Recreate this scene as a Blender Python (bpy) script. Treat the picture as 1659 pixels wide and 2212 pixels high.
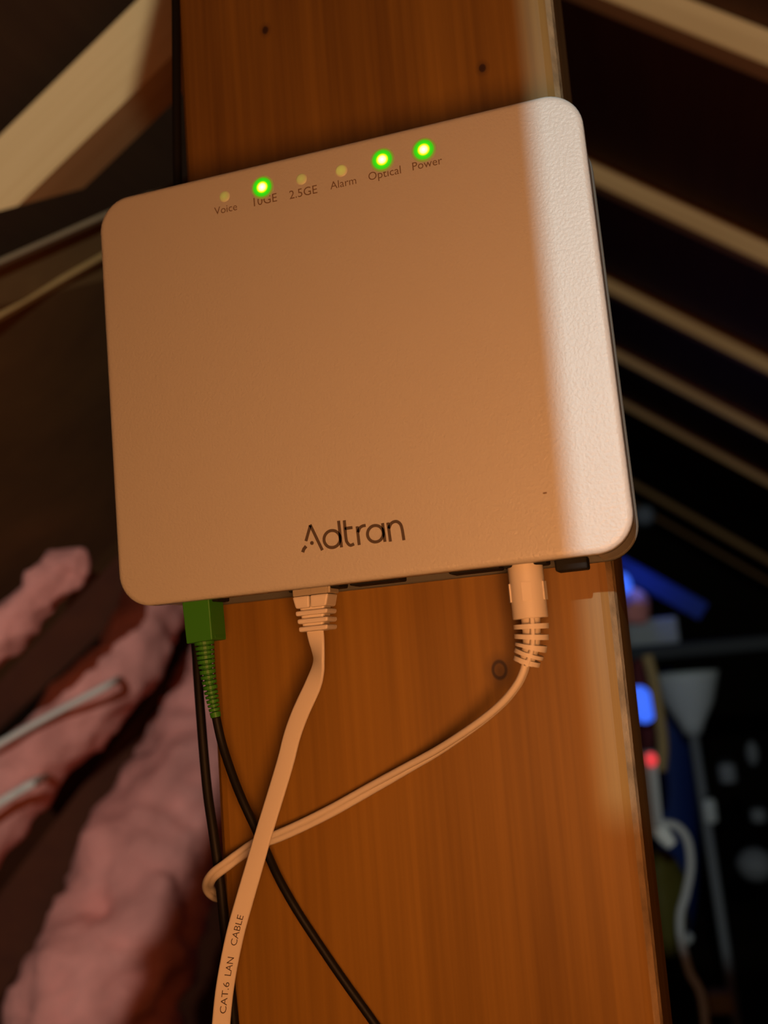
import bpy, bmesh, math, random
from mathutils import Vector, Matrix, noise

# ------------------------------------------------------------------ clear
for o in list(bpy.data.objects):
    bpy.data.objects.remove(o, do_unlink=True)
scn = bpy.context.scene
COL = scn.collection
random.seed(7)

# ------------------------------------------------------------------ camera
# world: X along the modem face, Y into the attic, Z up; origin = middle of the modem's face
CAM = Vector((0.09793496, -0.30651953, -0.09802436))
RX = Vector((0.95360732, 0.28686716, -0.09132533))      # right
RD = Vector((-0.12765502, 0.11057115, -0.98563595))     # down
RF = Vector((-0.27264864, 0.95156779, 0.14206149))      # forward
FPX, CX, CY = 2200.0, 829.5, 1106.0
cam = bpy.data.cameras.new('camera')
cam.sensor_fit = 'HORIZONTAL'
cam.sensor_width = 36.0
cam.lens = 36.0 * FPX / 1659.0
cam.clip_start = 0.01
cam.dof.use_dof = True
cam.dof.focus_distance = 0.335
cam.dof.aperture_fstop = 11.5
camo = bpy.data.objects.new('camera', cam)
COL.objects.link(camo)
camo.matrix_world = Matrix((
    (RX.x, -RD.x, -RF.x, CAM.x),
    (RX.y, -RD.y, -RF.y, CAM.y),
    (RX.z, -RD.z, -RF.z, CAM.z),
    (0, 0, 0, 1)))
scn.camera = camo

# ------------------------------------------------------------------ view, world, lights
scn.view_settings.view_transform = 'Standard'
scn.view_settings.look = 'None'
scn.view_settings.exposure = 0.0
scn.view_settings.gamma = 1.0
scn.view_settings.use_curve_mapping = False
world = bpy.data.worlds.new('world')
scn.world = world
world.use_nodes = True
world.node_tree.nodes['Background'].inputs[0].default_value = (1.0, 0.5, 0.2, 1)
world.node_tree.nodes['Background'].inputs[1].default_value = 0.003

def point(name, loc, power, color, radius):
    l = bpy.data.lights.new(name, 'POINT')
    l.energy = power; l.color = color; l.shadow_soft_size = radius
    o = bpy.data.objects.new(name, l); COL.objects.link(o); o.location = loc
    return o
LAMP = Vector((0.19, -1.7, 0.39))
point('attic_bulb', LAMP, 78.0, (0.76, 1.0, 1.0), 0.012)
point('warm_lamp', (0.125, -0.33, -0.15), 5.1, (1.0, 0.385, 0.118), 0.06)  # added fill standing in for amber bounce, no real lamp here

# ------------------------------------------------------------------ helpers
def ray(x, y):
    v = RX * ((x - CX) / FPX) + RD * ((y - CY) / FPX) + RF
    return v / v.y
def at(x, y, Y):            # point of the depth plane Y seen at a place of the photo
    return CAM + ray(x, y) * (Y - CAM.y)
def far(x, y, d):           # same, depth d counted from the camera
    return CAM + ray(x, y) * d

def mat(name, color=(.8, .8, .8), rough=.6, spec=.4, bump=0, bscale=50, var=0, vscale=10, emit=None, estr=0):
    m = bpy.data.materials.new(name); m.use_nodes = True
    nt = m.node_tree; b = nt.nodes['Principled BSDF']
    b.inputs['Base Color'].default_value = (*color, 1)
    b.inputs['Roughness'].default_value = rough
    b.inputs['Specular IOR Level'].default_value = spec
    tc = nt.nodes.new('ShaderNodeTexCoord')
    if var:
        n = nt.nodes.new('ShaderNodeTexNoise'); n.inputs['Scale'].default_value = vscale
        n.inputs['Detail'].default_value = 4
        nt.links.new(tc.outputs['Object'], n.inputs['Vector'])
        r = nt.nodes.new('ShaderNodeValToRGB')
        r.color_ramp.elements[0].position = .3; r.color_ramp.elements[1].position = .7
        r.color_ramp.elements[0].color = (*[c * (1 - var) for c in color], 1)
        r.color_ramp.elements[1].color = (*[min(1, c * (1 + var)) for c in color], 1)
        nt.links.new(n.outputs['Fac'], r.inputs['Fac']); nt.links.new(r.outputs['Color'], b.inputs['Base Color'])
    if bump:
        n2 = nt.nodes.new('ShaderNodeTexNoise'); n2.inputs['Scale'].default_value = bscale
        n2.inputs['Detail'].default_value = 3
        nt.links.new(tc.outputs['Object'], n2.inputs['Vector'])
        bp = nt.nodes.new('ShaderNodeBump'); bp.inputs['Strength'].default_value = bump
        bp.inputs['Distance'].default_value = 0.2 / bscale
        nt.links.new(n2.outputs['Fac'], bp.inputs['Height']); nt.links.new(bp.outputs['Normal'], b.inputs['Normal'])
    if emit:
        b.inputs['Emission Color'].default_value = (*emit, 1); b.inputs['Emission Strength'].default_value = estr
    return m

def wood(name, c0, c1, axis='Z', scale=1.0, rough=.55, knots=(), dark=None):
    """straight-grained softwood: stretched noise for the grain, rings round each knot (x, z, radius)"""
    m = bpy.data.materials.new(name); m.use_nodes = True
    nt = m.node_tree; L = nt.links; N = nt.nodes; b = N['Principled BSDF']
    b.inputs['Roughness'].default_value = rough; b.inputs['Specular IOR Level'].default_value = .35
    tc = N.new('ShaderNodeTexCoord')
    def stretch(across, along):
        mp = N.new('ShaderNodeMapping')
        s = {'X': (along, across, across), 'Y': (across, along, across), 'Z': (across, across, along)}[axis]
        mp.inputs['Scale'].default_value = s
        L.new(tc.outputs['Object'], mp.inputs['Vector']); return mp
    def nz(mp, detail, dist=0):
        n = N.new('ShaderNodeTexNoise'); n.inputs['Scale'].default_value = 1; n.inputs['Detail'].default_value = detail
        n.inputs['Distortion'].default_value = dist
        L.new(mp.outputs['Vector'], n.inputs['Vector']); return n
    a = nz(stretch(55 * scale, 2.2 * scale), 3, .6)
    f = nz(stretch(420 * scale, 7 * scale), 4)
    w = nz(stretch(9 * scale, 3 * scale), 2)
    def mix(kind, x, y, fac):
        q = N.new('ShaderNodeMix'); q.data_type = 'FLOAT'; q.inputs[0].default_value = fac
        L.new(x, q.inputs[2]); L.new(y, q.inputs[3]); return q.outputs[0]
    g = mix('', a.outputs['Fac'], f.outputs['Fac'], .35)
    g = mix('', g, w.outputs['Fac'], .38)
    r = N.new('ShaderNodeValToRGB')
    r.color_ramp.elements[0].position = .36; r.color_ramp.elements[1].position = .64
    r.color_ramp.elements[0].color = (*c0, 1); r.color_ramp.elements[1].color = (*c1, 1)
    L.new(g, r.inputs['Fac'])
    col = r.outputs['Color']
    for (kx, kz, kr, ring) in knots:
        sx = N.new('ShaderNodeSeparateXYZ'); L.new(tc.outputs['Object'], sx.inputs[0])
        def m_(op, u, v):
            q = N.new('ShaderNodeMath'); q.operation = op
            for i, t in enumerate((u, v)):
                if isinstance(t, (int, float)): q.inputs[i].default_value = t
                else: L.new(t, q.inputs[i])
            return q.outputs[0]
        dx = m_('SUBTRACT', sx.outputs[0], kx); dz = m_('MULTIPLY', m_('SUBTRACT', sx.outputs[2], kz), .8)
        d = m_('SQRT', m_('ADD', m_('MULTIPLY', dx, dx), m_('MULTIPLY', dz, dz)), 0)
        d = m_('DIVIDE', d, kr)
        kr_ = N.new('ShaderNodeValToRGB'); e = kr_.color_ramp
        core = .7 if ring else .95
        e.elements[0].position = 0; e.elements[0].color = (core, core, core, 1)
        e.elements[1].position = 1; e.elements[1].color = (0, 0, 0, 1)
        if ring:
            q = e.elements.new(.26); q.color = (.6, .6, .6, 1)
            q = e.elements.new(.34); q.color = (1, 1, 1, 1)
            q = e.elements.new(.42); q.color = (1, 1, 1, 1)
            q = e.elements.new(.52); q.color = (.35, .35, .35, 1)
        else:
            q = e.elements.new(.35); q.color = (.9, .9, .9, 1)
            q = e.elements.new(.5); q.color = (.3, .3, .3, 1)
        L.new(d, kr_.inputs['Fac'])
        mx = N.new('ShaderNodeMix'); mx.data_type = 'RGBA'
        L.new(kr_.outputs['Color'], mx.inputs[0]); L.new(col, mx.inputs[6])
        mx.inputs[7].default_value = (.025, .008, .003, 1)
        col = mx.outputs[2]
    L.new(col, b.inputs['Base Color'])
    bp = N.new('ShaderNodeBump'); bp.inputs['Strength'].default_value = .25; bp.inputs['Distance'].default_value = .0006
    L.new(g, bp.inputs['Height']); L.new(bp.outputs['Normal'], b.inputs['Normal'])
    return m

def tag(o, label=None, cat=None, group=None, kind=None):
    if label: o['label'] = label
    if cat: o['category'] = cat
    if group: o['group'] = group
    if kind: o['kind'] = kind
    return o
def empty(name, loc, label, cat, group=None):
    o = bpy.data.objects.new(name, None); COL.objects.link(o); o.location = loc
    o.empty_display_size = .01
    return tag(o, label, cat, group)
def link(name, me, m, parent=None, loc=None):
    """me is in world coordinates; loc becomes the object's origin"""
    o = bpy.data.objects.new(name, me); COL.objects.link(o)
    base = Vector((0, 0, 0)) if parent is None else Vector(parent['origin'] if 'origin' in parent else parent.location)
    if m: me.materials.append(m)
    if parent is not None:
        me.transform(Matrix.Translation(-base)); o.parent = parent
        if parent.parent is not None or parent.type != 'EMPTY':
            pass
    elif loc is not None:
        me.transform(Matrix.Translation(-Vector(loc))); o.location = loc
    return o
def fin(bm, name, m, parent=None, loc=None, smooth=False):
    bmesh.ops.recalc_face_normals(bm, faces=bm.faces)
    if smooth:
        for f in bm.faces: f.smooth = True
    me = bpy.data.meshes.new(name); bm.to_mesh(me); bm.free()
    return link(name, me, m, parent, loc)
def sub(bm, name, m, part, smooth=False):
    """sub-part: child of a part that itself sits at its thing's origin"""
    bmesh.ops.recalc_face_normals(bm, faces=bm.faces)
    if smooth:
        for f in bm.faces: f.smooth = True
    me = bpy.data.meshes.new(name); bm.to_mesh(me); bm.free()
    me.materials.append(m)
    me.transform(Matrix.Translation(-part.parent.location if part.parent else -part.location))
    o = bpy.data.objects.new(name, me); COL.objects.link(o); o.parent = part
    return o

def add_hex(bm, p):         # p: 8 corners, first four one face, last four the opposite one
    v = [bm.verts.new(q) for q in p]
    for f in ((0, 1, 2, 3), (7, 6, 5, 4), (0, 4, 5, 1), (1, 5, 6, 2), (2, 6, 7, 3), (3, 7, 4, 0)):
        bm.faces.new([v[i] for i in f])
def add_box(bm, lo, hi, bev=0, seg=2):
    (x0, y0, z0), (x1, y1, z1) = lo, hi
    b2 = bmesh.new()
    add_hex(b2, [Vector(q) for q in ((x0, y0, z0), (x1, y0, z0), (x1, y0, z1), (x0, y0, z1),
                                     (x0, y1, z0), (x1, y1, z0), (x1, y1, z1), (x0, y1, z1))])
    if bev:
        bmesh.ops.bevel(b2, geom=list(b2.edges), offset=bev, segments=seg, affect='EDGES', profile=.5)
    merge(bm, b2)
def merge(bm, b2):
    me = bpy.data.meshes.new('tmp'); b2.to_mesh(me); b2.free(); bm.from_mesh(me); bpy.data.meshes.remove(me)
def spline(pts, n):
    """Catmull-Rom through pts, n samples per span"""
    P = [Vector(p) for p in pts]; P = [2 * P[0] - P[1]] + P + [2 * P[-1] - P[-2]]
    out = []
    for i in range(1, len(P) - 2):
        for k in range(n):
            t = k / n
            a, b, c, d = P[i - 1], P[i], P[i + 1], P[i + 2]
            out.append(.5 * ((2 * b) + (c - a) * t + (2 * a - 5 * b + 4 * c - d) * t * t + (3 * b - a - 3 * c + d) * t ** 3))
    out.append(P[-2]); return out
def add_tube(bm, pts, r, seg=12, cap=True, ref=Vector((0, 1, 0)), squash=None, bump=None):
    R = r if callable(r) else (lambda t: r)
    rings = []; n = len(pts)
    for i, p in enumerate(pts):
        t = (pts[min(i + 1, n - 1)] - pts[max(i - 1, 0)]).normalized()
        u = ref - t * ref.dot(t)
        if u.length < 1e-4: u = Vector((1, 0, 0)) - t * t.x
        u.normalize(); w = t.cross(u); rr = R(i / (n - 1)); ring = []
        for k in range(seg):
            a = 2 * math.pi * k / seg
            q = p + (u * math.cos(a) * (squash or 1) + w * math.sin(a)) * rr
            if bump: q = bump(q, p)
            ring.append(bm.verts.new(q))
        rings.append(ring)
    for a, b in zip(rings, rings[1:]):
        for k in range(seg):
            bm.faces.new((a[k], a[(k + 1) % seg], b[(k + 1) % seg], b[k]))
    if cap:
        bm.faces.new(rings[0][::-1]); bm.faces.new(rings[-1])
def rrect(w, h, r, n=10, cx=0, cz=0):
    o = []
    for sx, sz, a0 in ((1, 1, 0), (-1, 1, 90), (-1, -1, 180), (1, -1, 270)):
        for k in range(n + 1):
            a = math.radians(a0 + 90 * k / n)
            o.append((cx + sx * (w / 2 - r) + r * math.cos(a), cz + sz * (h / 2 - r) + r * math.sin(a)))
    return o
def add_rr_slab(bm, w, h, r, prof, n=10, cx=0, cz=0):
    """stack of rounded-rectangle loops; prof = [(inset, y), ...]; ends filled"""
    loops = []
    for ins, y in prof:
        loops.append([bm.verts.new((x, y, z)) for x, z in rrect(w - 2 * ins, h - 2 * ins, max(r - ins, .0004), n, cx, cz)])
    for a, b in zip(loops, loops[1:]):
        for k in range(len(a)):
            bm.faces.new((a[k], a[(k + 1) % len(a)], b[(k + 1) % len(a)], b[k]))
    bm.faces.new(loops[0]); bm.faces.new(loops[-1][::-1])
def add_beam(bm, A, B, u, w, hu, hw):
    """box from A to B, half sizes hu along u and hw along w (A, B on the axis)"""
    add_hex(bm, [A - u * hu - w * hw, B - u * hu - w * hw, B + u * hu - w * hw, A + u * hu - w * hw,
                 A - u * hu + w * hw, B - u * hu + w * hw, B + u * hu + w * hw, A + u * hu + w * hw])
def text_mesh(body, size, align='CENTER'):
    c = bpy.data.curves.new('txt', 'FONT'); c.body = body; c.size = size; c.align_x = align; c.align_y = 'CENTER'
    c.resolution_u = 3
    o = bpy.data.objects.new('txt', c); COL.objects.link(o)
    dg = bpy.context.evaluated_depsgraph_get()
    me = bpy.data.meshes.new_from_object(o.evaluated_get(dg))
    bpy.data.objects.remove(o); bpy.data.curves.remove(c)
    return me

# ------------------------------------------------------------------ materials
W_, H_ = .172, .1463
DEP = .037                     # post face lies this far behind the modem's face
M = {}
M['plastic'] = mat('matte white plastic', (.455, .455, .435), .42, .5, bump=1.0, bscale=1000)
M['plastic_back'] = mat('grey white plastic', (.10, .10, .09), .6, .3)
M['black'] = mat('black plastic', (.010, .010, .010), .7, .15)
M['black_cable'] = mat('black cable jacket', (.007, .006, .005), .55, .2)
M['ink'] = mat('grey ink', (.085, .065, .05), .6, .2)
M['ink_light'] = mat('thin grey ink', (.16, .11, .07), .6, .2)
M['white_cable'] = mat('off white cable jacket', (.62, .58, .52), .5, .4)
M['wire'] = mat('dusty white wire', (.85, .68, .58), .7, .2)
M['clear'] = mat('cloudy plug plastic', (.33, .30, .24), .3, .4)
M['green'] = mat('green connector plastic', (.035, .19, .014), .5, .3)
M['post'] = wood('pine post', (.33, .135, .016), (.47, .235, .05), 'Z', 1.0, .5, knots=())
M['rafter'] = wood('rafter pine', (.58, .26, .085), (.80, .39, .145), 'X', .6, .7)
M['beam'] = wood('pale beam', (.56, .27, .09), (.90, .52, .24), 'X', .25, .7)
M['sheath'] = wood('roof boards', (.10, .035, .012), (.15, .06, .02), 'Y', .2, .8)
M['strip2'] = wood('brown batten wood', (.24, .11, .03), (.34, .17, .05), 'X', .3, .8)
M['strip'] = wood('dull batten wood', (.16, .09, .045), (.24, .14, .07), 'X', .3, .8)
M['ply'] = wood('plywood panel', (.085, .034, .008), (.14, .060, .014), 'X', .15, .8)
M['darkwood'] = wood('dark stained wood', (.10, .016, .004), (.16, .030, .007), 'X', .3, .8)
M['pink'] = mat('pink fibreglass', (.84, .29, .235), .95, .1, bump=.9, bscale=60, var=.22, vscale=14)
M['floor'] = mat('attic floor', (.04, .025, .018), .9, .1, var=.3, vscale=4)
M['gable'] = mat('gable boards', (.03, .018, .012), .9, .1)
M['grey'] = mat('grey plastic', (.33, .33, .33), .6, .3)
M['white'] = mat('white enamel', (.6, .6, .58), .5, .3)

# ------------------------------------------------------------------ the setting
TH = math.atan(.781)
SN, CS = math.sin(TH), math.cos(TH)
nR, nL = Vector((SN, 0, CS)), Vector((-SN, 0, CS))          # out of the two roof slopes
dR, dL = Vector((CS, 0, -SN)), Vector((-CS, 0, -SN))        # down the two roof slopes
OR, OL = .58, .61                                           # clear distance of rafter undersides from the camera
Yv = Vector((0, 1, 0))
XR = CAM.x + (OL - OR) / (2 * SN) * -1 * -1                  # ridge
XR = CAM.x - (OR - OL) / (2 * SN)
ZR = CAM.z + (OR - SN * (XR - CAM.x)) / CS
RIDGE = Vector((XR, 0, ZR))

def slope(name, n, d, off, y0, y1, length, m, up=0):
    bm = bmesh.new()
    a = RIDGE + n * off - d * up
    p = [a + Yv * y0, a + Yv * y1, a + Yv * y1 + d * length, a + Yv * y0 + d * length]
    add_hex(bm, [q for q in p] + [q + n * .012 for q in p])
    return tag(fin(bm, name, m), kind='structure')
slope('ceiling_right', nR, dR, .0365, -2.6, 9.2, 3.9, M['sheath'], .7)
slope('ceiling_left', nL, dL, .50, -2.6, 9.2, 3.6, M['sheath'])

bm = bmesh.new(); add_box(bm, (-3.2, -2.6, -1.72), (3.2, 9.2, -1.6)); tag(fin(bm, 'floor', M['floor']), kind='structure')
bm = bmesh.new(); add_box(bm, (-3.2, 9.2, -1.72), (3.2, 9.3, 1.0)); tag(fin(bm, 'wall_back', M['gable']), kind='structure')
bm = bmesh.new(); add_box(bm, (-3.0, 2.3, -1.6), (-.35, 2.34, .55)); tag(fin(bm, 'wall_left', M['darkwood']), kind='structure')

# two unseen blockers, added behind the camera to cast the photographer's shadow
def back(px, py, Y, Yb):      # where the bulb's ray to a point of plane Y crosses plane Yb
    P = at(px, py, Y); t = (Y - Yb) / (Y - LAMP.y); return P + (LAMP - P) * t
bm = bmesh.new()
zt = back(1350, 1762, DEP, -.62).z
add_box(bm, (-.13, -.64, -1.6), (1.6, -.62, zt)); tag(fin(bm, 'wall_front', M['darkwood']), kind='structure')
bm = bmesh.new()
e0 = back(1143, 215, 0, -.46); e1 = back(1236, 1150, 0, -.46)
def on_edge(z): return e0.x + (e1.x - e0.x) * (z - e0.z) / (e1.z - e0.z)
Bz0, Bz1 = -.2, .50
poly = [(on_edge(Bz0), Bz0), (on_edge(Bz1), Bz1), (-.045, Bz1), (-.062, .42), (-.085, .35), (-.125, .12), (-.17, 0), (-.26, -.2)]
fr = [Vector((x, -.46, z)) for x, z in poly]
vs = [bm.verts.new(p) for p in fr]; vb = [bm.verts.new(p + Vector((0, -.02, 0))) for p in fr]
bm.faces.new(vs); bm.faces.new(vb[::-1])
for i in range(len(vs)): bm.faces.new((vs[i], vb[i], vb[(i + 1) % len(vs)], vs[(i + 1) % len(vs)]))
tag(fin(bm, 'trim_1', M['darkwood']), kind='structure')

# ------------------------------------------------------------------ the post
ang = math.radians(.91)
PW, PT = .1485, .060
pc = Vector((.0030, DEP, 0))
bm = bmesh.new()
add_box(bm, (-PW / 2, 0, -1.6), (PW / 2, PT, .60), .0050, 3)
Rm = Matrix.Translation(pc) @ Matrix.Rotation(ang, 4, 'Y')
kn = []
for (x, y, r, ring) in ((1079, 1447, .0058, True), (573, 65, .0030, False), (1042, 147, .0030, False)):
    q = Rm.inverted() @ at(x, y, DEP); kn.append((q.x, q.z, r, ring))
M['post'] = wood('pine post with knots', (.110, .048, .002), (.270, .140, .016), 'Z', 1.0, .5, knots=kn)
bmesh.ops.recalc_face_normals(bm, faces=bm.faces)
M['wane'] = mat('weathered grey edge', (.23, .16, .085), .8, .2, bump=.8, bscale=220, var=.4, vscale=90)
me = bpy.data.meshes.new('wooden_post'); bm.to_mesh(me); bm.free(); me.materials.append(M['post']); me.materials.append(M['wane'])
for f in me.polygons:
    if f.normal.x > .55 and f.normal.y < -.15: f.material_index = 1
post = bpy.data.objects.new('wooden_post', me); COL.objects.link(post); post.matrix_world = Rm
tag(post, 'orange pine post with small knots, carrying the white modem', 'post')

# ------------------------------------------------------------------ rafters of the right slope
ordn = ['topmost and nearest rafter on the right, broad pale band above the modem corner',
        'second rafter from the top on the right, bright tan',
        'third rafter from the top on the right, beside the lit modem edge',
        'fourth rafter from the top on the right, duller tan',
        'fifth rafter from the top on the right, brown and thinner',
        'sixth rafter from the top on the right, very dim brown',
        'lowest and faintest rafter on the right, just above the clutter']
for k, dd in enumerate((1.14, 1.73, 2.37, 3.05, 3.82, 6.5, 7.9)):
    bm = bmesh.new()
    # slope along local X for the grain
    Ln = 3.2
    o = RIDGE + Yv * (CAM.y + dd + .019) + nR * .018 - dR * .55
    add_box(bm, (0, -.019, -.018), (Ln, .019, .018), .002, 1)
    bmesh.ops.recalc_face_normals(bm, faces=bm.faces)
    me = bpy.data.meshes.new('rafter'); bm.to_mesh(me); bm.free(); me.materials.append(M['rafter'])
    r = bpy.data.objects.new('rafter', me); COL.objects.link(r)
    r.matrix_world = Matrix(((dR.x, 0, nR.x, o.x), (0, 1, 0, o.y), (dR.z, 0, nR.z, o.z), (0, 0, 0, 1)))
    tag(r, ordn[k], 'rafter', 'rafters of the right roof slope')

# ------------------------------------------------------------------ left slope: pale beam, plywood, strips
bm = bmesh.new()
nc = (far(0, 455, 1) - CAM).cross(far(90, 431, 1) - CAM)       # sloping cut at the lower end
T = (far(300, -3, .66) - far(0, 293, .66)).normalized()          # a little flatter than the roof
NB = Vector((-T.z, 0, T.x)); B0 = far(134, 351.5, .66); HB = (far(0, 293, .66) - B0).dot(NB)
dB = -T
def edge(off, dy):
    a = B0 + NB * off + Yv * dy + T * .22
    return a, a + dB * ((CAM - a).dot(nc) / dB.dot(nc))
E4 = [edge(0, 0), edge(HB, 0), edge(HB, .038), edge(0, .038)]
add_hex(bm, [e[0] for e in E4] + [e[1] for e in E4])
bmesh.ops.recalc_face_normals(bm, faces=bm.faces)
o = E4[0][0].copy()
F_ = Matrix(((dB.x, 0, NB.x, o.x), (0, 1, 0, o.y), (dB.z, 0, NB.z, o.z), (0, 0, 0, 1)))
bm.transform(F_.inverted())
me = bpy.data.meshes.new('rafter'); bm.to_mesh(me); bm.free(); me.materials.append(M['beam'])
r = bpy.data.objects.new('rafter', me); COL.objects.link(r); r.matrix_world = F_
tag(r, 'pale blurred rafter rising steeply at the upper left, lit with a whitish patch', 'rafter')

def on_slope(x, y, off):      # where the photo's ray meets the left slope, off below the rafter line
    v = ray(x, y); d = (OL - off) / nL.dot(v); return CAM + v * d
bm = bmesh.new()
a = RIDGE - nL * .045 + Yv * (CAM.y + 1.055)
p = [on_slope(430, 376, .045), a + dL * .3, a + dL * 1.9, on_slope(-500, 785, .045)]
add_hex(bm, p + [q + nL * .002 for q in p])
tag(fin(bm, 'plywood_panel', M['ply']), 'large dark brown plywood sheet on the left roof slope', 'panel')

def strip(name, pA, pB, r, m, label, cat, group=None):
    bm = bmesh.new(); t = (pB - pA).normalized(); u = Yv - t * t.y; u.normalize(); w = t.cross(u)
    add_beam(bm, pA, pB, u, w, r, r)
    return tag(fin(bm, name, m), label, cat, group)
strip('wood_strip', on_slope(-120, 622, .0485), on_slope(330, 422, .0485), .0022, M['strip'],
      'thin pale strip across the plywood, the upper of two', 'strip')
strip('wood_strip', on_slope(-120, 752, .0600), on_slope(330, 494, .0600), .0024, M['strip2'],
      'thin brown strip across the plywood, the lower of two', 'strip')
# ------------------------------------------------------------------ pink insulation, joists and wires on the left
def roll(pts, rad, label, seed, sq=1.0, amp=1.0, fq=1.0):
    path = spline(pts, 14)
    n = len(path)
    def rr(t):
        e = min(t, 1 - t) * n / 10
        return rad(t) * (math.sqrt(max(0, 1 - (1 - min(1, e)) ** 2)) * .96 + .04)
    def bump(q, p):
        d = (q - p)
        q_ = q * fq
        s = amp * (noise.noise(q_ * 13 + Vector((seed, 0, 0))) * .34 + noise.noise(q_ * 36 + Vector((0, seed, 0))) * .18 + noise.noise(q_ * 95) * .09)
        return p + d * (1 + s)
    bm = bmesh.new(); add_tube(bm, path, rr, 40, True, bump=bump, squash=sq)
    return tag(fin(bm, 'insulation_batt', M['pink'], smooth=True), label, 'insulation', 'pink insulation batts')
roll([far(-110, 1470, .87), far(20, 1352, .90), far(110, 1262, .925), far(186, 1186, .945)], lambda t: .0212,
     'smallest pink insulation batt, uppermost, below the plywood', 1.0, amp=1.5, fq=1.6)
roll([far(-140, 1920, 1.0), far(40, 1690, 1.08), far(185, 1530, 1.14), far(290, 1400, 1.2), far(340, 1270, 1.26), far(400, 1150, 1.3)],
     lambda t: .048 - .004 * t, 'pink insulation batt crossed by two white wires', 5.0)
roll([far(90, 2420, 1.05), far(215, 2150, 1.12), far(320, 1900, 1.2), far(410, 1690, 1.28), far(500, 1480, 1.36), far(600, 1250, 1.46)],
     lambda t: .088 - .008 * t, 'largest pink insulation batt, beside the left edge of the post', 9.0)
def joist(A, B, hu, hw, m, label):
    bm = bmesh.new(); t = (B - A).normalized(); v = (A + B) / 2 - CAM; u = v - t * v.dot(t); u.normalize(); w = t.cross(u)
    add_beam(bm, A, B, u, w, hu, hw)
    return tag(fin(bm, 'joist', m), label, 'joist')
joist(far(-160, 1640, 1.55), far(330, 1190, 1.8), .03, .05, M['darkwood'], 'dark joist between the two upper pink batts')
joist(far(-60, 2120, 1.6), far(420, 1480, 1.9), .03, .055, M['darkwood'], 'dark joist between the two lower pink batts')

bm = bmesh.new(); add_tube(bm, spline([far(-60, 1640, 1.0), far(90, 1556, 1.05), far(232, 1481, 1.07), far(262, 1462, 1.16)], 8), .0040, 10)
tag(fin(bm, 'white_wire', M['wire'], smooth=True), 'longer white wire lying over the middle pink batt', 'wire', 'white wires over the insulation')
bm = bmesh.new(); add_tube(bm, spline([far(-60, 1770, .96), far(20, 1722, .99), far(75, 1690, 1.0), far(105, 1674, 1.09)], 8), .0048, 10)
tag(fin(bm, 'white_wire', M['wire'], smooth=True), 'shorter white wire at the left edge, below the longer one', 'wire', 'white wires over the insulation')

# ------------------------------------------------------------------ the modem
modem = empty('fibre_modem', (0, DEP, 0), 'white wall-mounted fibre modem with green status lights', 'modem')
# front cover
bm = bmesh.new()
RC = .0118
prof = [(.0040, 0), (.0032, .0)]
for k in range(0, 9):
    a = math.radians(90 * k / 8)
    prof.append((.0020 * (1 - math.sin(a)), .0015 * (1 - math.cos(a))))
prof += [(0, .0035), (0, .0060), (.0006, .0064)]
add_rr_slab(bm, W_, H_, RC, prof, 12)
cover = fin(bm, 'front_cover', M['plastic'], modem, smooth=True)
# side wall: a band round the outline, open at the bottom where the ports are
def ring_path(ins, n=12):
    return rrect(W_ - 2 * ins, H_ - 2 * ins, RC - ins, n)
NX0, NX1 = -.0655, .0735
def side_band(bm, ins0, ins1, y0, y1):
    zb = -H_ / 2
    def path(ins):
        pts = ring_path(ins)                         # starts right side top corner, runs counter-clockwise
        i0 = 12 * 1 + 0
        k = [i for i, p in enumerate(pts)]
        # split on the bottom edge, between the third and the fourth corner
        third_end = 3 * 13 - 1; fourth_start = 3 * 13
        seq = pts[fourth_start:] + pts[:third_end + 1]
        return [(NX1, zb + ins)] + seq + [(NX0, zb + ins)]
    A, B = path(ins0), path(ins1)
    q = [[bm.verts.new((x, y, z)) for x, z in P_] for P_, y in ((A, y0), (A, y1), (B, y1), (B, y0))]
    for i in range(len(A) - 1):
        for j in range(4):
            bm.faces.new((q[j][i], q[j][i + 1], q[(j + 1) % 4][i + 1], q[(j + 1) % 4][i]))
    bm.faces.new([q[j][0] for j in range(4)]); bm.faces.new([q[j][-1] for j in range(3, -1, -1)])
bm = bmesh.new(); side_band(bm, .0006, .0050, .0064, .0340)
shell = fin(bm, 'side_shell', M['plastic'], modem)
bm = bmesh.new(); add_rr_slab(bm, W_, H_, RC, [(.0004, .0342), (0, .0346), (0, .0366), (.0006, .0370)], 12)
fin(bm, 'back_plate', M['plastic_back'], modem)
# port strip just inside the lower edge of the cover
ZB = -H_ / 2
bm = bmesh.new(); add_box(bm, (NX0, .0064, ZB + .0010), (NX1, .0180, ZB + .0120), .0003, 1)
panel = fin(bm, 'port_strip', M['plastic'], modem)
def xface(px, py): return at(px, py, .010).x
def port(px0, px1, y0, y1, name='port'):
    bm = bmesh.new(); x0 = xface(px0, 1250); x1 = xface(px1, 1250)
    add_box(bm, (x0, y0, ZB - .0006), (x1, y1, ZB + .0030), .0006, 2)
    return sub(bm, name, M['black'], panel)  # solid black block painting in the dark of the opening
for (a, b) in ((628, 738), (760, 868), (975, 1085), (1092, 1188)):
    port(a, b, .0068, .0165)
port(408, 476, .0068, .0165); 
# power button
bm = bmesh.new()
bc = at(1237, 1222, .012)
add_box(bm, (bc.x - .0049, .0070, ZB - .0034), (bc.x + .0049, .0168, ZB + .0006), .0006, 2)
btn = fin(bm, 'power_button', M['black'], modem); btn['label'] = 'black square power button'
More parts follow.
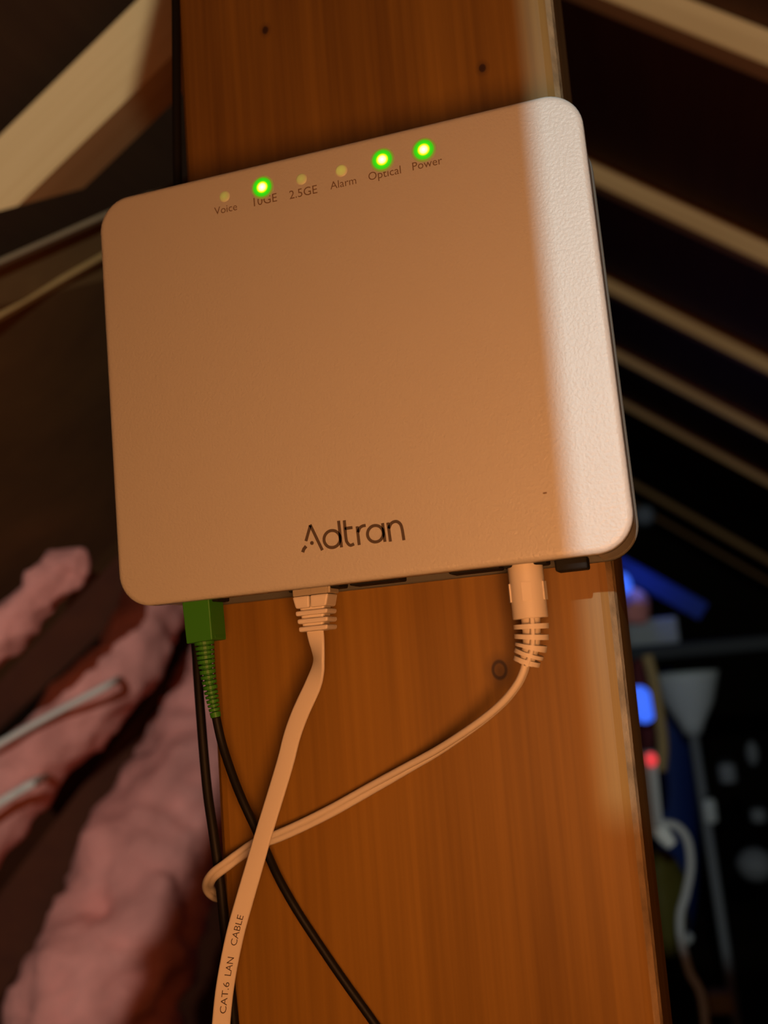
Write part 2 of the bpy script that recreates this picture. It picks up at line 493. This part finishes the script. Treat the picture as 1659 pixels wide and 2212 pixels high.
# lettering and logo, printed on the cover
def flat_text(body, px, py, pw, size_guess, m, tiltdeg=0, name='lettering'):
    me = text_mesh(body, 1.0)
    xs = [v.co.x for v in me.vertices]; wd = max(xs) - min(xs)
    a = at(px - pw / 2, py + .115 * pw, 0); b = at(px + pw / 2, py - .115 * pw, 0)
    s = (b - a).length / wd; c = at(px, py, 0)
    for v in me.vertices:
        x, y = v.co.x * s, v.co.y * s * 1.02
        v.co = Vector((c.x + x, -.00005, c.z + y))
    me.transform(Matrix.Translation(-modem.location)); me.materials.append(m)
    o = bpy.data.objects.new(name, me); COL.objects.link(o); o.parent = cover
    return o
for body, x, y, w in (('Voice', 488, 452, 49), ('10GE', 571, 433, 50), ('2.5GE', 655, 416, 60), ('Alarm', 742, 396, 56),
                      ('Optical', 831, 375, 70), ('Power', 922, 354, 64)):
    flat_text(body, x, y, w, 0, M['ink_light'])
# logo strokes
logo = bmesh.new()
def stroke(pts, w=.00098, smoothn=0):
    P = [at(x, y, 0) for x, y in pts]
    if smoothn: P = spline(P, smoothn)
    n = len(P); L_, R_ = [], []
    for i, p in enumerate(P):
        t = P[min(i + 1, n - 1)] - P[max(i - 1, 0)]; t.y = 0; t.normalize()
        s = Vector((-t.z, 0, t.x)) * w / 2
        L_.append(p + s); R_.append(p - s)
    for y in (-.00012,):
        vl = [logo.verts.new((p.x, y, p.z)) for p in L_]; vr = [logo.verts.new((p.x, y, p.z)) for p in R_]
        wl = [logo.verts.new((p.x, .0001, p.z)) for p in L_]; wr = [logo.verts.new((p.x, .0001, p.z)) for p in R_]
        for i in range(n - 1):
            logo.faces.new((vl[i], vl[i + 1], vr[i + 1], vr[i])); logo.faces.new((vl[i], wl[i], wl[i + 1], vl[i + 1]))
            logo.faces.new((vr[i], vr[i + 1], wr[i + 1], wr[i]))
        logo.faces.new((vl[0], vr[0], wr[0], wl[0])); logo.faces.new((vl[-1], wl[-1], wr[-1], vr[-1]))
def arc(cx, cy, r, a0, a1, n=24):
    """circle in the modem's face round the photo point, radius in metres, degrees"""
    c = at(cx, cy, 0); out = []
    for k in range(n + 1):
        a = math.radians(a0 + (a1 - a0) * k / n); out.append(Vector((c.x + r * math.cos(a), 0, c.z + r * math.sin(a))))
    return out
def stroke3(P, w=.00098):
    def topx(p):
        v = p - CAM; return (CX + FPX * v.dot(RX) / v.dot(RF), CY + FPX * v.dot(RD) / v.dot(RF))
    stroke([topx(p) for p in P], w)
stroke([(661, 1169), (670.5, 1135)]); stroke([(670, 1133.5), (696.5, 1188.5)])
stroke([(654, 1193), (656.5, 1186), (661.5, 1180)], .0011)
stroke3(arc(674, 1173, .00032, 0, 360, 14), .00064)
stroke3(arc(717.5, 1164.5, .00275, 0, 360, 32)); stroke([(731.5, 1125), (737.8, 1182.5)])
stroke([(743.8, 1124), (747.5, 1163), (751, 1173), (757, 1178), (765, 1175)], .00098, 5); stroke([(745, 1142), (761.5, 1139.5)])
stroke([(771.5, 1137), (776, 1177.5)]); stroke([(773.5, 1150), (777, 1141), (783, 1136.5), (790, 1135)], .00098, 5)
stroke3(arc(811, 1153, .00262, 0, 360, 32)); stroke([(826.5, 1130), (831.8, 1170.5)])
stroke([(838, 1129), (843.6, 1170)]); stroke([(840, 1142), (845, 1131), (855, 1126.5), (864, 1131), (868.5, 1142), (872.6, 1167)], .00098, 5)
lg = sub(logo, 'logo', M['ink'], cover)
lg['label'] = 'dark grey lettering reading Adtran'
# tiny mark on the cover
bm = bmesh.new(); c = at(1177, 1065, 0)
add_box(bm, (c.x - .0006, -.00008, c.z - .0002), (c.x + .0006, .0002, c.z + .0002)); sub(bm, 'scuff', M['ink_light'], cover)

# status lights
def led_mat(name, stops, base=.3):
    """stops: (radius fraction, colour, strength) of the light coming through the lens"""
    m = bpy.data.materials.new(name); m.use_nodes = True
    nt = m.node_tree; N = nt.nodes; L = nt.links; b = N['Principled BSDF']
    b.inputs['Base Color'].default_value = (base, base, base * .9, 1); b.inputs['Roughness'].default_value = .4
    lw = N.new('ShaderNodeTexCoord')
    vm = N.new('ShaderNodeVectorMath'); vm.operation = 'MULTIPLY'; vm.inputs[1].default_value = (1, 0, 1)
    L.new(lw.outputs['Object'], vm.inputs[0])
    ln = N.new('ShaderNodeVectorMath'); ln.operation = 'LENGTH'; L.new(vm.outputs[0], ln.inputs[0])
    mr = N.new('ShaderNodeMapRange'); mr.inputs[2].default_value = LEDR; L.new(ln.outputs['Value'], mr.inputs[0])
    rp = N.new('ShaderNodeValToRGB'); e = rp.color_ramp; e.interpolation = 'EASE'
    for i, (p, c) in enumerate(stops):
        q = e.elements[i] if i < 2 else e.elements.new(p)
        q.position = p; q.color = (*c, 1)
    L.new(mr.outputs[0], rp.inputs[0]); L.new(rp.outputs[0], b.inputs['Emission Color']); b.inputs['Emission Strength'].default_value = 1
    return m
LEDR = .0043
M['led_on'] = led_mat('lit green lens', [(0, (1.6, 1.6, 1.3)), (1, (.24, .11, .03)), (.20, (1.4, 1.4, .6)), (.40, (.95, .95, 0)), (.52, (.0, .72, .0)), (.70, (.0, .55, .0)), (.86, (.17, .20, .01))], .06)  # outer stops paint the halo and the amber-lit cover around it
LEDR2 = LEDR
LEDR = .0022
M['led_dim'] = led_mat('faintly lit lens', [(0, (.06, .17, 0)), (1, (0, 0, 0)), (.6, (.045, .12, 0))], .58)
M['led_faint'] = led_mat('nearly dark lens', [(0, (.01, .13, 0)), (1, (0, 0, 0)), (.6, (.006, .07, 0))], .58)
def led(px, py, rad, m, name, label):
    c = at(px, py, 0); bm = bmesh.new(); n = 32; prev = None
    rings = []
    for k in range(7):
        f = k / 6; r = rad * (1 - f * f * 0 - f); r = rad * (1 - f)
        y = -.0004 * math.sqrt(max(0, 1 - (1 - f) ** 2))
        if k == 6:
            rings.append([bm.verts.new((0, -.0004, 0))]); break
        rings.append([bm.verts.new((r * math.cos(2 * math.pi * i / n), y, r * math.sin(2 * math.pi * i / n))) for i in range(n)])
    for a, b in zip(rings, rings[1:]):
        for i in range(n):
            if len(b) == 1: bm.faces.new((a[i], a[(i + 1) % n], b[0]))
            else: bm.faces.new((a[i], a[(i + 1) % n], b[(i + 1) % n], b[i]))
    bmesh.ops.recalc_face_normals(bm, faces=bm.faces)
    for f in bm.faces: f.smooth = True
    me = bpy.data.meshes.new(name); bm.to_mesh(me); bm.free(); me.materials.append(m)
    o = bpy.data.objects.new(name, me); COL.objects.link(o); o.parent = modem
    o.location = Vector((c.x, 0, c.z)) - modem.location
    o['label'] = label
    return o
for x, y, s, nm in ((567, 405, 1, '10GE'), (826, 345.5, 1.05, 'Optical'), (915.5, 324, 1.05, 'Power')):
    led(x, y, LEDR2, M['led_on'], 'status_light', 'bright green status light above the word ' + nm)
led(737, 368.5, .0022, M['led_dim'], 'status_light', 'dim yellow green status light above the word Alarm')
led(651, 387, .0020, M['led_faint'], 'status_light', 'faint green status light above 2.5GE')
led(485, 424.5, .0020, M['led_faint'], 'status_light', 'faint green status light above the word Voice')

# ------------------------------------------------------------------ fibre lead: green connector, ribbed boot, black cable
YC = .0115
fib = empty('fibre_cable', at(430, 1300, YC), 'black fibre cable with a green square connector and ribbed boot', 'cable')
Yf, Yk = .0045, .0155
def quad_prism(pf, yf, yb, bev=.0004):
    """pf: pixel outline of the face nearest the camera (on plane yf), pushed back to yb"""
    b2 = bmesh.new(); P = [at(x, y, yf) for x, y in pf]
    v = [b2.verts.new(p) for p in P]; w = [b2.verts.new(p + Yv * (yb - yf)) for p in P]
    b2.faces.new(v); b2.faces.new(w[::-1]); n = len(v)
    for i in range(n): b2.faces.new((v[i], w[i], w[(i + 1) % n], v[(i + 1) % n]))
    bmesh.ops.recalc_face_normals(b2, faces=b2.faces)
    if bev: bmesh.ops.bevel(b2, geom=list(b2.edges), offset=bev, segments=2, affect='EDGES', profile=.5)
    return b2
bm = bmesh.new()
merge(bm, quad_prism([(391, 1285), (450, 1280), (458.5, 1382), (402.5, 1391)], Yf, Yk))
# side grip ridge
merge(bm, quad_prism([(450, 1352), (460, 1356), (466, 1378), (455, 1381)], Yf + .0022, Yk - .0008, .0003))
fin(bm, 'connector_housing', M['green'], fib)
bm = bmesh.new()
bp_ = spline([at(441, 1386, .0100), at(447, 1440, .0102), at(457, 1500, .0108), at(466.5, 1549, .0112)], 40)
def boot_r(t):
    base = .0034 * (1 - t) + .00175 * t
    if t < .05 or t > .97: return base
    ph = (t - .05) / .92 * 15
    # ribs get closer towards the tip
    return base - (.0011 if (ph % 1.0) < .26 else 0)
add_tube(bm, bp_, boot_r, 20)
fin(bm, 'strain_relief_boot', M['green'], fib)
bm = bmesh.new()
fpts = [(466, 1546, .0112), (478, 1600, .0125), (497, 1660, .016), (520, 1720, .020), (546, 1777, .023), (575, 1838, .026), (602, 1897, .030), (641, 1966, .033),
        (690, 2041, .0335), (742, 2117, .0335), (800, 2198, .0335), (845, 2262, .0335), (900, 2340, .0335)]
add_tube(bm, spline([at(*p) for p in fpts], 8), .00150, 14)
fin(bm, 'cable', M['black_cable'], fib, smooth=True)

# black cable running down the post's left edge
bm = bmesh.new()
kp = [(376, -160, .038), (380, 0, .038), (381.5, 200, .038), (384, 400, .038), (396, 800, .0395), (412, 1150, .040), (424, 1400, .040), (434, 1550, .0385), (447, 1700, .0365),
      (461, 1800, .0345), (475, 1900, .0340), (485, 2000, .0340), (495, 2100, .0340), (506, 2212, .0340), (518, 2340, .0340)]
add_tube(bm, spline([at(*p) for p in kp], 8), .00178, 14)
tag(fin(bm, 'black_cable', M['black_cable'], smooth=True), 'straight black cable running down the left edge of the post', 'cable')

# ------------------------------------------------------------------ ethernet lead: clear plug, white boot, flat cable
eth = empty('ethernet_cable', at(677, 1290, YC), 'flat off-white network cable with a moulded plug hanging from the modem', 'cable')
bm = bmesh.new()
merge(bm, quad_prism([(630, 1262), (712, 1252), (713, 1280), (632, 1290)], .0062, .0150, .0004))
merge(bm, quad_prism([(670, 1258), (706, 1253), (706, 1281), (671, 1284)], .0056, .0064, .0002))
fin(bm, 'plug', M['clear'], eth)
bm = bmesh.new()
merge(bm, quad_prism([(630.5, 1290), (667, 1286), (667.5, 1312.5), (638, 1315.5)], .0052, .0150, .0006))
merge(bm, quad_prism([(669, 1285.5), (708.5, 1281), (704, 1308), (669.5, 1312)], .0052, .0150, .0006))
merge(bm, quad_prism([(645, 1305), (701, 1300), (697, 1362), (654, 1363)], .0068, .0138, .0008))
boot = fin(bm, 'plug_boot', M['white_cable'], eth)
for (x0, x1, yl, yr, h) in ((637, 707, 1321, 1313, 11), (641, 708, 1338, 1331, 11), (644, 708, 1355, 1348, 11)):
    b2 = bmesh.new()
    merge(b2, quad_prism([(x0, yl), (x1, yr), (x1 - 1, yr + h), (x0 + 1, yl + h)], .0052, .0150, .0006))
    sub(b2, 'rib', M['white_cable'], boot)
ept = [(679, 1350, .0102, 0), (682, 1372, .0102, 4), (686.5, 1400, .0104, 26), (689, 1425, .0108, 38), (686, 1450, .0112, 26), (675, 1483, .012, 6), (649, 1540, .013, 0), (631, 1590, .0138, 0), (617, 1645, .0142, 0),
       (594, 1722, .0142, 0), (570, 1800, .0138, 0), (548, 1876, .0135, -6), (526.5, 1950, .0135, -14), (510, 2010, .0135, -20), (496.5, 2072, .0135, -24), (485, 2140, .0135, -26), (478, 2208, .0135, -28), (474, 2275, .0135, -28), (472, 2350, .0135, -28)]
P = spline([at(a, b, c) for a, b, c, d in ept], 10)
TW = [q.x for q in spline([Vector((d, 0, 0)) for a, b, c, d in ept], 10)]
EW, ET = .0060, .0013
def ribbon_frame(i):
    n = len(P); i = max(0, min(n - 1, i))
    t = (P[min(i + 1, n - 1)] - P[max(i - 1, 0)]).normalized()
    nn = Vector((0, -1, 0)); nn = (nn - t * nn.dot(t)).normalized()
    w = t.cross(nn)                                   # points to the viewer's left or right
    if w.x < 0: w = -w
    a = math.radians(TW[i]); w2 = w * math.cos(a) + nn * math.sin(a); n2 = nn * math.cos(a) - w * math.sin(a)
    return P[i], t, w2, n2
bm = bmesh.new(); rings = []
prof2 = []
for sx, a0 in ((1, -90), (-1, 90)):
    for k in range(7):
        a = math.radians(a0 + 180 * k / 6); prof2.append((sx * (EW / 2 - ET / 2) + ET / 2 * math.cos(a), ET / 2 * math.sin(a)))
for i in range(len(P)):
    p, t, w, nn = ribbon_frame(i); rings.append([bm.verts.new(p + w * x + nn * y) for x, y in prof2])
for a, b in zip(rings, rings[1:]):
    for k in range(len(prof2)): bm.faces.new((a[k], a[(k + 1) % len(prof2)], b[(k + 1) % len(prof2)], b[k]))
bm.faces.new(rings[0]); bm.faces.new(rings[-1][::-1])
flat = fin(bm, 'flat_cable', M['white_cable'], eth, smooth=True)
# printing along the cable, read from below upwards
cum = [0]
for a, b in zip(P, P[1:]): cum.append(cum[-1] + (b - a).length)
def nearest(px, py):
    best = None
    for i, p in enumerate(P):
        v = p - CAM; x = CX + FPX * v.dot(RX) / v.dot(RF); y = CY + FPX * v.dot(RD) / v.dot(RF)
        d = (x - px) ** 2 + (y - py) ** 2
        if best is None or d < best[0]: best = (d, i)
    return cum[best[1]]
for body, lo_, hi_, off in (('CAT.6', (482, 2186), (497, 2122), .0), ('LAN', (489, 2103), (505, 2064), .0), ('CABLE', (506, 2042), (527, 1980), .0)):
    me = text_mesh(body, 1.0)
    xs = [v.co.x for v in me.vertices]; x0, x1 = min(xs), max(xs)
    s0, s1 = nearest(*lo_), nearest(*hi_)
    hgt = .0021
    ys = [v.co.y for v in me.vertices]; yh = max(ys) - min(ys); ym = (max(ys) + min(ys)) / 2
    for v in me.vertices:
        u = (v.co.x - x0) / (x1 - x0); s = s0 + (s1 - s0) * u
        k = 0
        while k < len(cum) - 2 and cum[k + 1] < s: k += 1
        f = (s - cum[k]) / (cum[k + 1] - cum[k])
        a = ribbon_frame(k); b = ribbon_frame(k + 1)
        p = a[0].lerp(b[0], f); w = a[2].lerp(b[2], f); nn = a[3].lerp(b[3], f)
        v.co = p - w * ((v.co.y - ym) / yh * hgt) + w * .0002 + nn * (ET / 2 + .00005)
    me.transform(Matrix.Translation(-eth.location)); me.materials.append(M['ink'])
    o = bpy.data.objects.new('cable_print', me); COL.objects.link(o); o.parent = flat

# ------------------------------------------------------------------ power lead: barrel plug, slotted boot, twin cord
pwr = empty('power_cable', at(1137, 1240, YC), 'off-white power lead with a round plug sweeping across the post', 'cable')
bm = bmesh.new()
top = at(1133, 1212, .0112); bot = at(1146, 1336, .0112)
add_tube(bm, [top.lerp(bot, t) for t in (0, .02, .3, .6, .96, .985, 1)], lambda t: .0055 if t < .9 else .0053, 32)
body = fin(bm, 'plug_body', M['white_cable'], pwr)
mod = body.modifiers.new('edge', 'EDGE_SPLIT'); mod.split_angle = math.radians(40)
for f in body.data.polygons: f.use_smooth = True
axis = (bot - top).normalized()
# raised grip pads round the barrel
for adeg in (-75, 5, 80):
    a = math.radians(adeg)
    side = (Vector((1, 0, 0)) - axis * axis.x).normalized(); fr_ = axis.cross(side)
    if fr_.y > 0: fr_ = -fr_
    b2 = bmesh.new(); r0, r1 = .0050, .0060
    q = []
    for r in (r0, r1):
        for (s, da) in ((.38, -14), (.38, 14), (.70, 14), (.70, -14)):
            aa = a + math.radians(da); c = top.lerp(bot, s)
            q.append(c + (side * math.sin(aa) + fr_ * math.cos(aa)) * r)
    add_hex(b2, q)
    sub(b2, 'grip_pad', M['white_cable'], body)
# slotted strain relief: spine, core and five rings following a bend
sp = spline([at(1146, 1334, .0112), at(1148, 1365, .0112), at(1147, 1395, .0113), at(1141, 1418, .0114), at(1136, 1436, .0115)], 24)
bm = bmesh.new(); add_tube(bm, sp, lambda t: .0030 - .0007 * t, 16)
relief = fin(bm, 'strain_relief', M['white_cable'], pwr, smooth=True)
b2 = bmesh.new()
n = len(sp); spine = []
for i, p in enumerate(sp):
    t = (sp[min(i + 1, n - 1)] - sp[max(i - 1, 0)]).normalized(); side = Vector((1, 0, 0)) - t * t.x; side.normalize(); fr_ = t.cross(side)
    if fr_.y > 0: fr_ = -fr_
    k = i / (n - 1); spine.append(p + (fr_ * .0043 + side * .0011) * (1 - .25 * k))
add_tube(b2, spine, lambda t: .00085, 8); sub(b2, 'spine', M['white_cable'], relief, True)
for k, (c, half, r) in enumerate(((.155, .034, .0055), (.335, .036, .00535), (.515, .038, .0050), (.69, .042, .00465), (.895, .062, .0042))):
    i0 = max(0, int((c - half) * (n - 1))); i1 = min(n - 1, int(math.ceil((c + half) * (n - 1))))
    b2 = bmesh.new(); seg_ = sp[i0:i1 + 1]
    add_tube(b2, seg_, lambda t, r=r: r, 24); o = sub(b2, 'ring', M['white_cable'], relief)
    mod = o.modifiers.new('edge', 'EDGE_SPLIT'); mod.split_angle = math.radians(40)
    for f in o.data.polygons: f.use_smooth = True
# twin cord
wp = [(1137, 1428, .0115, 80), (1131, 1452, .0118, 80), (1117, 1480, .0125, 80), (1090, 1514, .0145, 80), (1052, 1548, .0175, 78), (1003, 1584, .0215, 72), (942, 1624, .0265, 62), (880, 1659, .030, 48), (800, 1704, .0325, 25),
      (720, 1749, .0325, 8), (652, 1783, .032, 0), (600, 1806, .0315, 0), (556, 1822, .031, 4), (515, 1849, .0298, 10), (484, 1872, .0288, 12), (463, 1888, .0290, 14), (452, 1903, .0320, 14), (450, 1917, .038, 8), (459, 1930, .044, 0), (475, 1936, .052, 0), (505, 1930, .062, 0)]
Q = spline([at(a, b, c) for a, b, c, d in wp], 10); TQ = [q.x for q in spline([Vector((d, 0, 0)) for a, b, c, d in wp], 10)]
for sgn in (1, -1):
    pts = []
    for i, p in enumerate(Q):
        t = (Q[min(i + 1, len(Q) - 1)] - Q[max(i - 1, 0)]).normalized()
        v = (p - CAM).normalized(); nn = (v - t * v.dot(t)).normalized(); w = t.cross(nn)
        a = math.radians(TQ[i]); pts.append(p + (w * math.cos(a) + nn * math.sin(a)) * .00098 * sgn)
    bm = bmesh.new(); add_tube(bm, pts, .00118, 12)
    fin(bm, 'cord_strand', M['white_cable'], pwr, smooth=True)

# ------------------------------------------------------------------ clutter in the dark on the right
M['blue_on'] = mat('lit blue lens', (.02, .05, .4), .5, .3, emit=(.05, .16, 1.0), estr=1.0)
M['red_on'] = mat('lit red lens', (.3, .02, .02), .5, .3, emit=(1.0, .06, .07), estr=.75)
M['tan'] = mat('tan wood', (.30, .20, .09), .7, .2)
M['maroon'] = mat('dark maroon cloth', (.10, .02, .02), .9, .1)
M['olive'] = mat('olive plastic', (.07, .055, .006), .7, .2)
M['bluepipe'] = mat('blue pipe', (.008, .03, .20), .6, .2)  # lamp's blue spill put into the brace's base colour
M['bluetarp'] = mat('blue plastic', (.012, .03, .16), .6, .2)
M['steel'] = mat('dull grey metal', (.20, .20, .21), .6, .3)
M['dark'] = mat('black plastic case', (.015, .015, .016), .6, .3)

def pxm(d): return d / FPX          # metres of one pixel at depth d
def lathe_at(name, base, prof, m, parent=None, seg=28):
    bm = bmesh.new(); rings = [[bm.verts.new(base + Vector((r * math.cos(2 * math.pi * i / seg), r * math.sin(2 * math.pi * i / seg), z))) for i in range(seg)] for r, z in prof]
    for a, b in zip(rings, rings[1:]):
        for i in range(seg): bm.faces.new((a[i], a[(i + 1) % seg], b[(i + 1) % seg], b[i]))
    bm.faces.new(rings[0][::-1]); bm.faces.new(rings[-1])
    return fin(bm, name, m, parent, smooth=True)

FLOOR = -1.6
# floor lamp with an upturned shade
d = 3.0; s = pxm(d)
top = far(1480, 1452, d); base = Vector((top.x + .02, top.y, FLOOR))
fl = empty('floor_lamp', base, 'grey floor lamp with an upturned shade on a thin pole, right of the post', 'lamp')
k = top - base
lathe_at('shade', Vector((top.x, top.y, top.z)), [(.024, -.17), (.035, -.14), (.066, -.085), (.086, -.02), (.090, 0), (.084, -.002), (.02, -.12)], M['white'], fl)
bm = bmesh.new(); add_tube(bm, [base + Vector((0, 0, .02)), Vector((top.x, top.y, top.z - .14))], .013, 12); fin(bm, 'pole', M['steel'], fl, smooth=True)
lathe_at('foot', base, [(.13, 0), (.13, .012), (.05, .03), (.014, .045)], M['steel'], fl)

# power strip with red switch, plug and cord
d = 1.55
A = far(1398, 1622, d); B = far(1414, 1790, d)
ps = empty('power_strip', far(1408, 1790, d), 'grey power strip hanging beside the post with a lit red switch', 'power strip')
bm = bmesh.new(); t = (B - A).normalized(); u = Yv - t * t.y; u.normalize(); w = t.cross(u); add_beam(bm, A, B, u, w, .012, .012)
bmesh.ops.bevel(bm, geom=list(bm.edges), offset=.003, segments=2, affect='EDGES'); fin(bm, 'case', M['grey'], ps)
c = far(1407, 1641, d - .015); bm = bmesh.new(); bmesh.ops.create_uvsphere(bm, u_segments=20, v_segments=12, radius=.0085, matrix=Matrix.Translation(c) @ Matrix.Diagonal((1, .6, 1.2, 1)))
q = fin(bm, 'switch', M['red_on'], ps, smooth=True); q['label'] = 'glowing red switch'
# hand-shaped plug cluster and its drooping cord
pk = empty('plug_cord', far(1420, 1800, d), 'pale plug and drooping cord below the power strip', 'cord')
bm = bmesh.new(); add_tube(bm, spline([far(1402, 1765, d), far(1418, 1785, d), far(1440, 1812, d), far(1452, 1826, d)], 6), lambda t: .016 - .008 * t, 14, squash=.8); fin(bm, 'plug', M['white'], pk, smooth=True)
bm = bmesh.new(); add_tube(bm, spline([far(1430, 1778, d), far(1462, 1785, d), far(1485, 1815, d), (far(1492, 1870, d)), far(1482, 1930, d), far(1470, 1975, d), far(1472, 2030, d), far(1490, 2100, d), far(1515, 2150, d), far(1530, 2260, d)], 8), .0062, 10); fin(bm, 'cord', M['grey'], pk, smooth=True)

# tan bent stick, maroon bag, blue lamps
d = 2.0
bm = bmesh.new(); add_tube(bm, spline([far(1398, 1415, d), far(1412, 1470, d), far(1424, 1540, d), far(1432, 1610, d), far(1428, 1665, d)], 8), .0105, 12)
tag(fin(bm, 'tan_stick', M['tan'], smooth=True), 'tan bent stick standing close to the post', 'stick')
def blob(name, path, r, m, label, cat, amp=.2, sq=1.0, seg=24):
    pp = spline(path, 12); nn = len(pp)
    def rr(t):
        e = min(t, 1 - t) * nn / 9; return r(t) * (math.sqrt(max(0, 1 - (1 - min(1, e)) ** 2)) * .95 + .05)
    bm = bmesh.new(); add_tube(bm, pp, rr, seg, True, squash=sq, bump=lambda q, p: p + (q - p) * (1 + noise.noise(q * 20) * amp))
    return tag(fin(bm, name, m, smooth=True), label, cat)
blob('cloth_bag', [far(1378, 1420, 2.2), far(1392, 1500, 2.2), far(1398, 1640, 2.2)], lambda t: .022, M['maroon'], 'dark maroon bag hanging between post and stick', 'bag')
blob('blue_lamp', [far(1374, 1482, 2.08), far(1388, 1522, 2.08), far(1398, 1562, 2.08)], lambda t: .021, M['blue_on'], 'glowing blue lamp above the red switch', 'lamp', .05)
blob('blue_lamp', [far(1335, 1238, 2.6), far(1346, 1262, 2.6), far(1350, 1284, 2.6)], lambda t: .020, M['blue_on'], 'small glowing blue lamp just under the modem corner', 'lamp', .05)
point('blue_lamp_light', far(1372, 1236, 2.85), 0.35, (.05, .16, 1.0), .03)
point('blue_lamp_glow', far(1425, 1600, 2.6), 0.08, (.05, .16, 1.0), .03)
# brace, with the blue lamp's light painted into its colour
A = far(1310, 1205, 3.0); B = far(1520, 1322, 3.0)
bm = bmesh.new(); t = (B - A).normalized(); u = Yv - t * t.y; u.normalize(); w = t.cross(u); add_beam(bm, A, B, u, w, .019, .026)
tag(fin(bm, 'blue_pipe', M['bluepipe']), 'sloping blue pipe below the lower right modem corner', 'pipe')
# pink scrap and pale box on a dark shelf
blob('insulation_scrap', [far(1325, 1325, 2.9), far(1362, 1312, 2.9), far(1402, 1296, 2.9)], lambda t: .046, M['pink'], 'dull pink insulation scrap right of the post, above the pale box', 'insulation', .5)
c = far(1404, 1365, 2.9)
bm = bmesh.new(); add_box(bm, (c.x - .12, c.y, c.z - .036), (c.x + .075, c.y + .12, c.z + .036), .006, 2); 
tag(fin(bm, 'storage_box', M['grey']), 'pale blue-grey box on a dark shelf right of the post', 'box')
bm = bmesh.new(); add_box(bm, (c.x - .25, c.y - .05, c.z - .075), (c.x + .55, c.y + .25, c.z - .037), .003, 1)
tag(fin(bm, 'shelf_board', M['dark']), 'black shelf board under the pale box', 'shelf')
# tall blue bin behind the lamp pole, olive sack at the post's foot
blob('blue_barrel', [far(1440, 1440, 3.4), far(1445, 1700, 3.4), far(1460, 2050, 3.4)], lambda t: .085, M['bluetarp'], 'tall dark blue barrel behind the floor lamp pole', 'barrel', .03)
blob('olive_sack', [far(1415, 1830, 1.9), far(1425, 1930, 1.9), far(1440, 2070, 1.9)], lambda t: .040 + .012 * t, M['olive'], 'dark olive sack beside the lower right edge of the post', 'sack', .25)
# jars and small things
def jar(px, py, d, r, h, m, label):
    c = far(px, py, d); o = empty('jar', c, label, 'jar', 'jars in the dark on the right')
    lathe_at('glass', c, [(r * .9, 0), (r, h * .08), (r, h * .7), (r * .7, h * .85)], m, o, 18)
    lathe_at('lid', c, [(r * .74, h * .84), (r * .74, h), (r * .6, h * 1.02)], M['dark'], o, 18)
jar(1536, 1776, 3.0, .019, .075, M['white'], 'small whitish jar right of the lamp pole')
jar(1574, 1690, 3.0, .024, .062, M['steel'], 'grey jar right of and above the whitish one')
jar(1640, 1775, 3.2, .022, .045, M['steel'], 'dim jar at the right edge of the photo')
blob('white_bottle', [far(1478, 2012, 2.6), far(1486, 2040, 2.6)], lambda t: .018, M['white'], 'small pale bottle below the drooping cord', 'bottle', .05)
c = far(1556, 2170, 2.6); bm = bmesh.new(); add_box(bm, (c.x - .028, c.y, c.z - .022), (c.x + .028, c.y + .05, c.z + .022), .004, 2)
tag(fin(bm, 'cardboard_box', M['tan']), 'small pale box at the bottom right', 'box')
blob('grey_bucket', [far(1632, 1830, 3.1), far(1632, 1905, 3.1)], lambda t: .055, M['steel'], 'dark grey rounded bucket at the right edge', 'bucket', .03)
blob('metal_can', [far(1622, 1600, 3.3), far(1628, 1655, 3.3)], lambda t: .020, M['steel'], 'dim grey can standing high at the right', 'can', .03)
c = far(1392, 1114, 3.6); bm = bmesh.new(); bmesh.ops.create_uvsphere(bm, u_segments=24, v_segments=14, radius=.036, matrix=Matrix.Translation(c))
tag(fin(bm, 'glass_float', M['steel'], smooth=True), 'small blue-grey round bulb beside the lower right modem corner', 'bulb')
